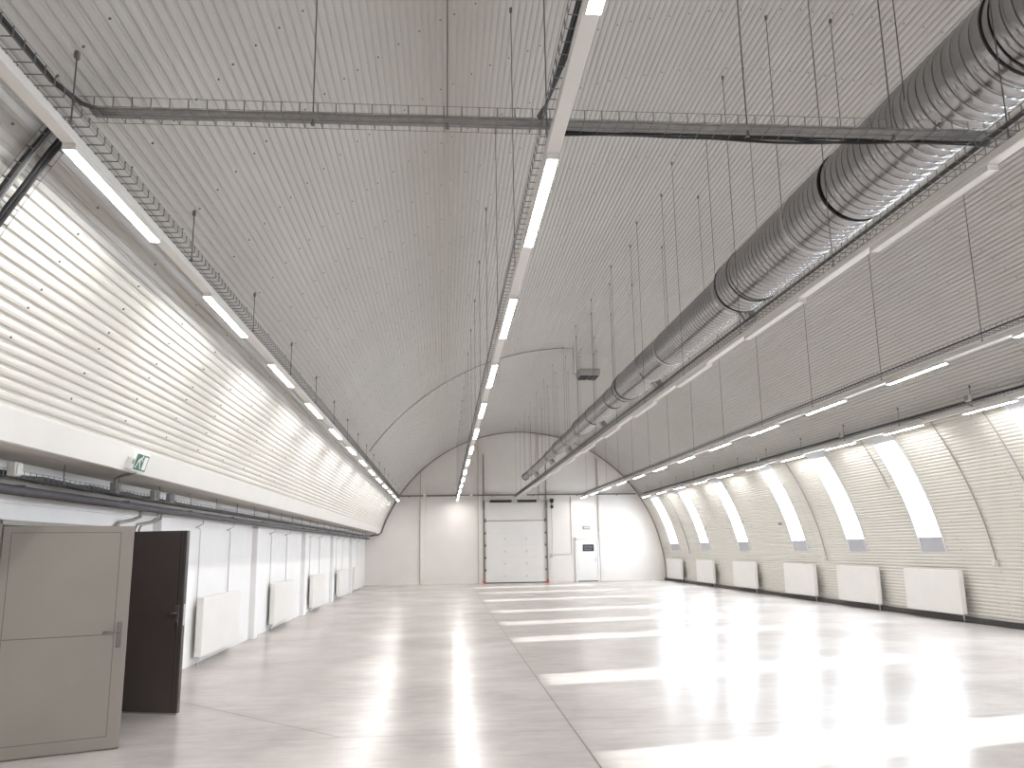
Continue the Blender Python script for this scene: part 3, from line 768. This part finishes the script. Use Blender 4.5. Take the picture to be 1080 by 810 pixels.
# ------------------------------------------------------------------ hanging unit near the crown, and its conduit
U = thing('ventilation_unit', (4.24, 23.6, 6.5), 'grey box with two black openings hanging below the crown of the vault', 'ventilation unit')
ux0, ux1, uy0, uy1, uz0, uz1 = 3.93, 4.55, 23.37, 24.0, 6.56, 6.76
b = MB(); b.bbox(ux0, ux1, uy0, uy1, uz0, uz1, 0.025, M['box_grey']); b.build('housing', None, U)
for xa, xb_ in ((3.985, 4.215), (4.265, 4.495)):
    b = MB(); b.bbox(xa - 0.01, xb_ + 0.01, uy0 + 0.05, uy1 - 0.05, uz0 - 0.035, uz0 + 0.005, 0.01, M['dark']); o = b.build('opening', None, U)
    b = MB()
    for k in range(5): b.box(xa + 0.01, xb_ - 0.01, uy0 + 0.13 + 0.08 * k, uy0 + 0.145 + 0.08 * k, uz0 - 0.039, uz0 - 0.034, M['dark'])
    b.build('louver', None, o)
for x in (ux0 + 0.08, ux1 - 0.08):
    for y in (uy0 + 0.1, uy1 - 0.1): hanger(U, x, y, uz1, ceil_z(x) - 0.004)
pts = []
for i in range(30):
    t = PI - math.asin((4.36 - CZ) / (R - 0.02)); t2 = PI / 2
    tt = t + (t2 - t) * i / 29; x, z = A(tt, R - 0.022); pts.append((x, 23.3, z))
pts += [(3.755, 23.32, 7.2), (3.76, 23.36, 6.62), (3.80, 23.4, 6.585), (3.93, 23.4, 6.585)]
bundle('conduit', [pts], 0.014, M['conduit'], 'grey conduit following the vault to the hanging grey box', 'conduit')

# ------------------------------------------------------------------ door-side services under the soffit
lt = thing('cable_tray', (-3.53, 18, 2.28), 'wire basket cable tray hung under the soffit above the open doors', 'cable tray')
b = MB(); wire_tray(b, along_y(-3.53, 2.275), Y0 + 0.3, Y1 - 0.3, 0.16, 0.055, 0.108, 0.003); b.build('wire_basket', None, lt)
y = -5.1
while y < Y1 - 0.5:
    b = MB(); b.tube([(-3.46, y, 2.27), (-3.46, y, 2.458)], 0.005, 6, M['rod']); b.build('hanger_rod', None, lt)
    y += 1.3
cabs = []
for k in range(4):
    cabs.append([(-3.58 + 0.026 * k + 0.008 * math.sin(i * 1.9 + k * 2), Y0 + 0.4 + i * 0.33, 2.298 + 0.009 * math.sin(i * 2.3 + k)) for i in range(int((11.2 - Y0) / 0.33))])
for k in range(2):
    cabs.append([(-3.56 + 0.03 * k + 0.005 * math.sin(i * 1.9 + k * 2), 11.0 + i * 0.6, 2.295) for i in range(49)])
bundle('cable_bundle', cabs, 0.022, M['black'], 'lumpy black cable bundle in the tray under the soffit', 'cable bundle')
p = thing('heating_pipe', (-3.56, 18, 2.19), 'thick dark insulated pipe running along the recessed wall below its cable tray', 'pipe')
b = MB(); b.tube([(-3.56, Y0 + 0.3, 2.185), (-3.56, Y1 - 0.4, 2.185)], 0.042, 14, M['pipe']); b.build('pipe_run', None, p, smooth=True)
y = -4.6
while y < 40:
    b = MB(); b.box(-3.757, -3.55, y - 0.015, y + 0.015, 2.228, 2.240, M['rail']); b.tube([(-3.56, y, 2.14), (-3.56, y, 2.235)], 0.006, 6, M['rail']); b.build('pipe_clamp', None, p); y += 2.4
p = thing('heating_pipe', (-3.66, 18, 2.20), 'slimmer dark pipe running behind the thick insulated pipe on the recessed wall', 'pipe')
b = MB(); b.tube([(-3.668, Y0 + 0.3, 2.19), (-3.668, Y1 - 0.4, 2.19)], 0.028, 12, M['pipe']); b.build('pipe_run', None, p, smooth=True)
for i, (y, dk, sz) in enumerate(((6.93, 0, 0.11), (9.0, 1, 0.10), (10.22, 1, 0.13), (10.78, 1, 0.10))):
    j = thing('junction_box', (-3.43, y, 2.33), ['pale junction box on the soffit tray nearest the camera', 'dark junction box on the soffit tray feeding the exit sign', 'wide grey junction box on the soffit tray just past the taupe door', 'dark junction box on the soffit tray over the dark door'][i], 'junction box')
    b = MB(); b.bbox(-3.455, -3.385, y - sz / 2, y + sz / 2, 2.275, 2.385, 0.008, M['conduit_white'] if not dk else (M['box_grey'] if i == 2 else M['greycable'])); b.build('housing', None, j)
    b = MB(); b.bbox(-3.385, -3.375, y - sz / 2 + .01, y + sz / 2 - .01, 2.285, 2.375, 0.004, M['conduit_white'] if not dk else M['pipe']); b.build('lid', None, j)
# swan-neck pipes dropping from the pipe behind the doors
def drop(y0_, y1_, z1_, lab, rad=0.013, m='conduit', dx=0.0):
    x = WL + 0.035 + dx
    bundle('riser_pipe', [[(-3.57, y0_, 2.16), (-3.58, y0_, 2.08), (-3.66, y0_ - 0.02, 2.04), (x, y0_ + (y1_ - y0_) * .8, 2.0), (x, y1_, 1.94), (x, y1_, z1_)]], rad, M[m], lab, 'pipe')
drop(10.25, 9.93, 0.005, 'grey bent pipe dropping behind the top of the taupe door', 0.022)
drop(10.86, 10.52, 0.005, 'grey bent pipe of the close pair dropping behind the dark door, nearer one', 0.015)
drop(10.98, 10.66, 0.005, 'grey bent pipe of the close pair dropping behind the dark door, farther one', 0.015)

# ------------------------------------------------------------------ radiators
def radiator(side, ya, yb, z0, z1, xf, label, group):
    """xf: front face x; side=+1 faces +x (door-side wall), -1 faces -x (window wall)"""
    th = 0.102; s_ = side
    def X(d): return xf - s_ * d      # d: depth behind the front face
    def bx(mb, d0, d1, *a, **k):
        x0, x1 = sorted((X(d0), X(d1))); mb.bbox(x0, x1, *a, **k)
    root = thing('radiator', (xf, (ya + yb) / 2, z0), label, 'radiator', None, group)
    b = MB(); bx(b, 0, 0.014, ya + 0.012, yb - 0.012, z0, z1 - 0.01, b=0.006, m=M['radiator'])
    for k in range(int((z1 - z0) / 0.3)):
        pass
    b.build('front_panel', None, root)
    b = MB(); bx(b, 0.086, 0.10, ya + 0.012, yb - 0.012, z0, z1 - 0.01, b=0.005, m=M['radiator']); b.build('back_panel', None, root)
    b = MB()
    n = int((yb - ya) / 0.05)
    pts = []
    for k in range(n + 1):
        pts.append((X(0.018 if k % 2 else 0.082), ya + 0.03 + (yb - ya - 0.06) * k / n))
    for (x0, y0_), (x1, y1_) in zip(pts, pts[1:]):
        b.quad([(x0, y0_, z0 + 0.03), (x1, y1_, z0 + 0.03), (x1, y1_, z1 - 0.04), (x0, y0_, z1 - 0.04)], M['radiator'])
    b.build('fin', None, root)
    for y_ in (ya, yb - 0.012):
        b = MB(); bx(b, 0.001, 0.10, y_, y_ + 0.012, z0 + 0.01, z1 - 0.004, b=0.003, m=M['radiator']); b.build('side_cover', None, root)
    b = MB()
    for d in (0.0, 0.03, 0.06, 0.09): bx(b, d, d + 0.012, ya, yb, z1 - 0.012, z1, b=0.002, m=M['radiator'])
    nb = int((yb - ya) / 0.06)
    for k in range(nb + 1):
        y_ = ya + (yb - ya - 0.01) * k / nb; bx(b, 0.004, 0.098, y_, y_ + 0.01, z1 - 0.010, z1 - 0.002, b=0.001, m=M['radiator'])
    b.build('top_grille', None, root)
    for y_ in (ya + 0.3, yb - 0.3):
        b = MB(); bx(b, 0.10, 0.10 + (0.06 if side > 0 else 0.10), y_ - 0.02, y_ + 0.02, z0 + 0.05, z1 - 0.12, b=0.003, m=M['rail']); b.build('wall_bracket', None, root)
    yv = ya + 0.05 if side > 0 else ya + 0.06
    b = MB(); b.tube([(X(0.05), yv, z0 + 0.01), (X(0.05), yv, z0 - 0.08), (X(0.05), yv, max(0.0, z0 - 0.16))], 0.009, 8, M['steel']); b.tube([(X(0.05), yv, z0 - 0.01), (X(0.05), yv, z0 - 0.045)], 0.019, 8, M['steel']); b.build('valve', None, root)
    return root
LR = [(13.2, 15.5), (18.6, 20.95), (23.95, 26.3), (29.8, 32.1), (35.05, 37.4)]
for i, (ya, yb) in enumerate(LR):
    radiator(1, ya, yb, 0.125, 0.985, WL + 0.165, 'white panel radiator on the recessed wall, %s from the open doors' % ORD[i], 'radiators on the recessed wall')
    for y_ in (ya + 0.12, ya + 1.95):
        zt_ = 1.0
        x = WL + 0.025
        bundle('riser_pipe', [[(-3.60, y_ - 0.35, 2.16), (-3.60, y_ - 0.35, 2.08), (-3.66, y_ - 0.33, 2.05), (x, y_ - 0.25, 2.03), (x, y_ - 0.05, 2.02), (x, y_, 1.98), (x, y_, zt_ - 0.1)]], 0.007, M['conduit_white'],
               'thin pale pipe dropping to the %s edge of the %s radiator along the recessed wall' % ('near' if y_ < ya + 1 else 'far', ORD[i]), 'pipe')
RR = [(16.86, 18.97), (20.24, 22.35), (23.8, 25.95), (28.45, 30.65), (33.0, 35.2), (37.55, 39.95)]
for i, (ya, yb) in enumerate(reversed(RR)):
    lab = 'white panel radiator under the windows, %s from the end wall' % ORD[i]
    radiator(-1, ya, yb, 0.16, 1.055, 10.66, lab, 'radiators on the window wall')

# ------------------------------------------------------------------ conduits, sockets and detectors on the window wall
def wall_conduit(y, z0, z1, lab, rad=0.011, box=None, m='conduit'):
    pts = []
    for i in range(22):
        t = th_right(z1) + (th_right(z0) - th_right(z1)) * i / 21; x, z = A(t, R - AMP - rad - 0.001); pts.append((x, y, z))
    if z1 > 4.0:
        pts.insert(0, (9.6, y + 0.1, 4.13))
    bundle('conduit', [pts], rad, M[m], lab, 'conduit')
    if box:
        x, z = A(th_right(z0), R - 0.045)
        s_ = thing('socket_outlet', (x, y, z), box, 'socket')
        b = MB(); b.bbox(x - 0.045, x + 0.035, y - 0.055, y + 0.055, z - 0.11, z + 0.01, 0.01, M['conduit_white']); b.build('housing', None, s_)
        b = MB(); b.bbox(x - 0.055, x - 0.045, y - 0.04, y + 0.04, z - 0.085, z - 0.015, 0.004, M['white']); b.build('cover', None, s_)
wall_conduit(15.85, 1.27, 4.08, 'brown grey conduit curving down the corrugated wall to the nearest white socket', 0.013, 'white socket low on the corrugated wall, past the nearest radiator towards the camera')
wall_conduit(23.25, 1.30, 4.08, 'conduit curving down between the third and fourth nearest visible windows', 0.013, 'white socket on the corrugated wall between two radiators in mid hall')
wall_conduit(14.25, 2.2, 4.05, 'conduit curving down beside the window cut by the picture edge', 0.012)
wall_conduit(36.6, 1.3, 4.05, 'conduit curving down beside the window closest to the end wall', 0.012)
wall_conduit(18.75, 2.9, 4.05, 'short conduit curving down beside the first fully visible window', 0.010)
for y, z, lab in ((14.03, 2.62, 'small dark detector on the corrugated wall at the picture edge'), (25.75, 2.28, 'small grey detector beside the third window from the camera')):
    x, zz = A(th_right(z), R - 0.02)
    d = thing('wall_detector', (x, y, zz), lab, 'detector')
    b = MB(); b.tube([(x + 0.02, y, zz), (x - 0.05, y, zz)], 0.045, 14, M['rail'] if y < 20 else M['conduit']); b.build('body', None, d)
    b = MB(); b.tube([(x - 0.05, y, zz), (x - 0.065, y, zz)], 0.028, 12, M['dark']); b.build('lens', None, d)
for y, dx, lab in ((14.05, 0.0, 'pale junction box on the tray above the nearest windows'), (18.95, 0.0, 'pale junction box on the tray above the second window from the camera'), (24.3, 0, 'pale junction box on the tray above the fourth window from the camera')):
    j = thing('junction_box', (9.47, y, 4.19), lab, 'junction box')
    b = MB(); b.bbox(9.42, 9.486, y - 0.07, y + 0.07, 4.13, 4.25, 0.012, M['conduit_white']); b.build('housing', None, j)
    b = MB(); b.bbox(9.412, 9.42, y - 0.055, y + 0.055, 4.145, 4.235, 0.004, M['box_grey']); b.build('lid', None, j)

# ------------------------------------------------------------------ exit sign on the white band
E = thing('exit_sign', (-3.02, 8.5, 2.5), 'green and white running man exit sign on the white band above the doors', 'exit sign')
ex, ez = Vector((xt - xb, 0, zt - zb)).normalized(), None
nrm = Vector((ex.z, 0, -ex.x)); 
ctr = Vector(((xt + xb) / 2, 0, (zt + zb) / 2))
def ef(u, w, v):      # u along the hall, w out of the band, v up the band
    u = 8.375 + (u - 8.42) * 0.79; p_ = ctr + ex * v + nrm * w; return (p_.x, u, p_.z)
b = MB(); b.bbox(8.36, 8.86, 0.0, 0.03, -0.105, 0.085, 0.006, M['sign_white'], ef); b.build('housing', None, E)
b = MB()
def eb(u0, u1, v0, v1, m): b.box(u0, u1, 0.0302, 0.032, v0, v1, m, ef)
eb(8.42, 8.83, -0.09, 0.07, M['green'])
b.build('green_panel', None, E)
b = MB()
def ebp(pts):
    b.quad([ef(u, 0.0335, v) for u, v in pts], M['sign_white'])
ebp([(8.68, -0.075), (8.80, -0.075), (8.80, 0.055), (8.68, 0.055)])              # doorway
ebp([(8.49, 0.005), (8.53, -0.005), (8.60, 0.03), (8.57, 0.045)])               # torso
ebp([(8.545, 0.0), (8.575, 0.01), (8.60, -0.035), (8.58, -0.04)])
ebp([(8.58, -0.04), (8.60, -0.035), (8.64, -0.07), (8.62, -0.075)])
ebp([(8.50, 0.01), (8.53, 0.0), (8.50, -0.04), (8.48, -0.035)])
ebp([(8.48, -0.035), (8.50, -0.04), (8.46, -0.075), (8.44, -0.07)])
ebp([(8.59, 0.035), (8.60, 0.02), (8.65, 0.0), (8.655, 0.012)])
hd = [(8.615 + 0.02 * math.cos(a * PI / 5), 0.052 + 0.02 * math.sin(a * PI / 5)) for a in range(10)]; ebp(hd)
b.build('pictogram', None, E)
b = MB(); b.bbox(8.24, 8.36, 0.0, 0.05, -0.10, 0.02, 0.008, M['conduit_white'], ef); b.bbox(8.27, 8.31, 0.05, 0.056, -0.04, 0.0, 0.003, M['rail'], ef); b.build('battery_box', None, E)
bundle('conduit', [[(-3.42, 9.0, 2.385), (-3.42, 8.99, 2.42), (-3.36, 8.95, 2.44), (-3.2, 8.75, 2.446), (-3.09, 8.6, 2.446), (-3.062, 8.55, 2.455)]], 0.014, M['conduit'], 'grey conduit bending from the soffit tray to the exit sign', 'conduit')

# ------------------------------------------------------------------ light
w = bpy.data.worlds.new('sky'); sc.world = w; w.use_nodes = True
bg = w.node_tree.nodes['Background']; bg.inputs['Color'].default_value = (0.86, 0.93, 1.0, 1); bg.inputs['Strength'].default_value = SKY
sl = bpy.data.lights.new('sun', 'SUN'); so = bpy.data.objects.new('sun', sl); col.objects.link(so)
sl.energy = SUN; sl.angle = math.radians(0.8); sl.color = (1.0, 0.97, 0.93)
el = math.radians(23.5); hd = Vector((-1, -0.245, 0)).normalized()
dirv = Vector((hd.x * math.cos(el), hd.y * math.cos(el), -math.sin(el)))
so.rotation_euler = dirv.to_track_quat('-Z', 'Y').to_euler(); so.location = (40, 20, 25)

# ------------------------------------------------------------------ camera
f_px, yaw, pit, roll = 874.383, 0.0836, 0.1955, -0.0152
Fv = Vector((math.sin(yaw) * math.cos(pit), math.cos(yaw) * math.cos(pit), math.sin(pit)))
R0 = Vector((math.cos(yaw), -math.sin(yaw), 0)); U0 = R0.cross(Fv)
Rv = R0 * math.cos(roll) + U0 * math.sin(roll); Uv = -R0 * math.sin(roll) + U0 * math.cos(roll)
cd = bpy.data.cameras.new('camera'); co = bpy.data.objects.new('camera', cd); col.objects.link(co)
cd.sensor_fit = 'HORIZONTAL'; cd.sensor_width = 36.0; cd.lens = f_px / 1080 * 36.0; cd.clip_end = 200; cd.clip_start = 0.05
mw = Matrix(((Rv.x, Uv.x, -Fv.x, 0), (Rv.y, Uv.y, -Fv.y, 0), (Rv.z, Uv.z, -Fv.z, EYE), (0, 0, 0, 1)))
co.matrix_world = mw
sc.camera = co

sc.view_settings.view_transform = 'Standard'; sc.view_settings.look = 'None'
sc.view_settings.gamma = 1.0; sc.view_settings.use_curve_mapping = False
sc.view_settings.exposure = 0.25
sc.cycles.use_denoising = True
sc.cycles.max_bounces = 10; sc.cycles.diffuse_bounces = 6; sc.cycles.glossy_bounces = 4; sc.cycles.transparent_max_bounces = 8
sc.cycles.sample_clamp_indirect = 4.0
sc.cycles.caustics_reflective = False; sc.cycles.caustics_refractive = False; sc.cycles.blur_glossy = 0.5
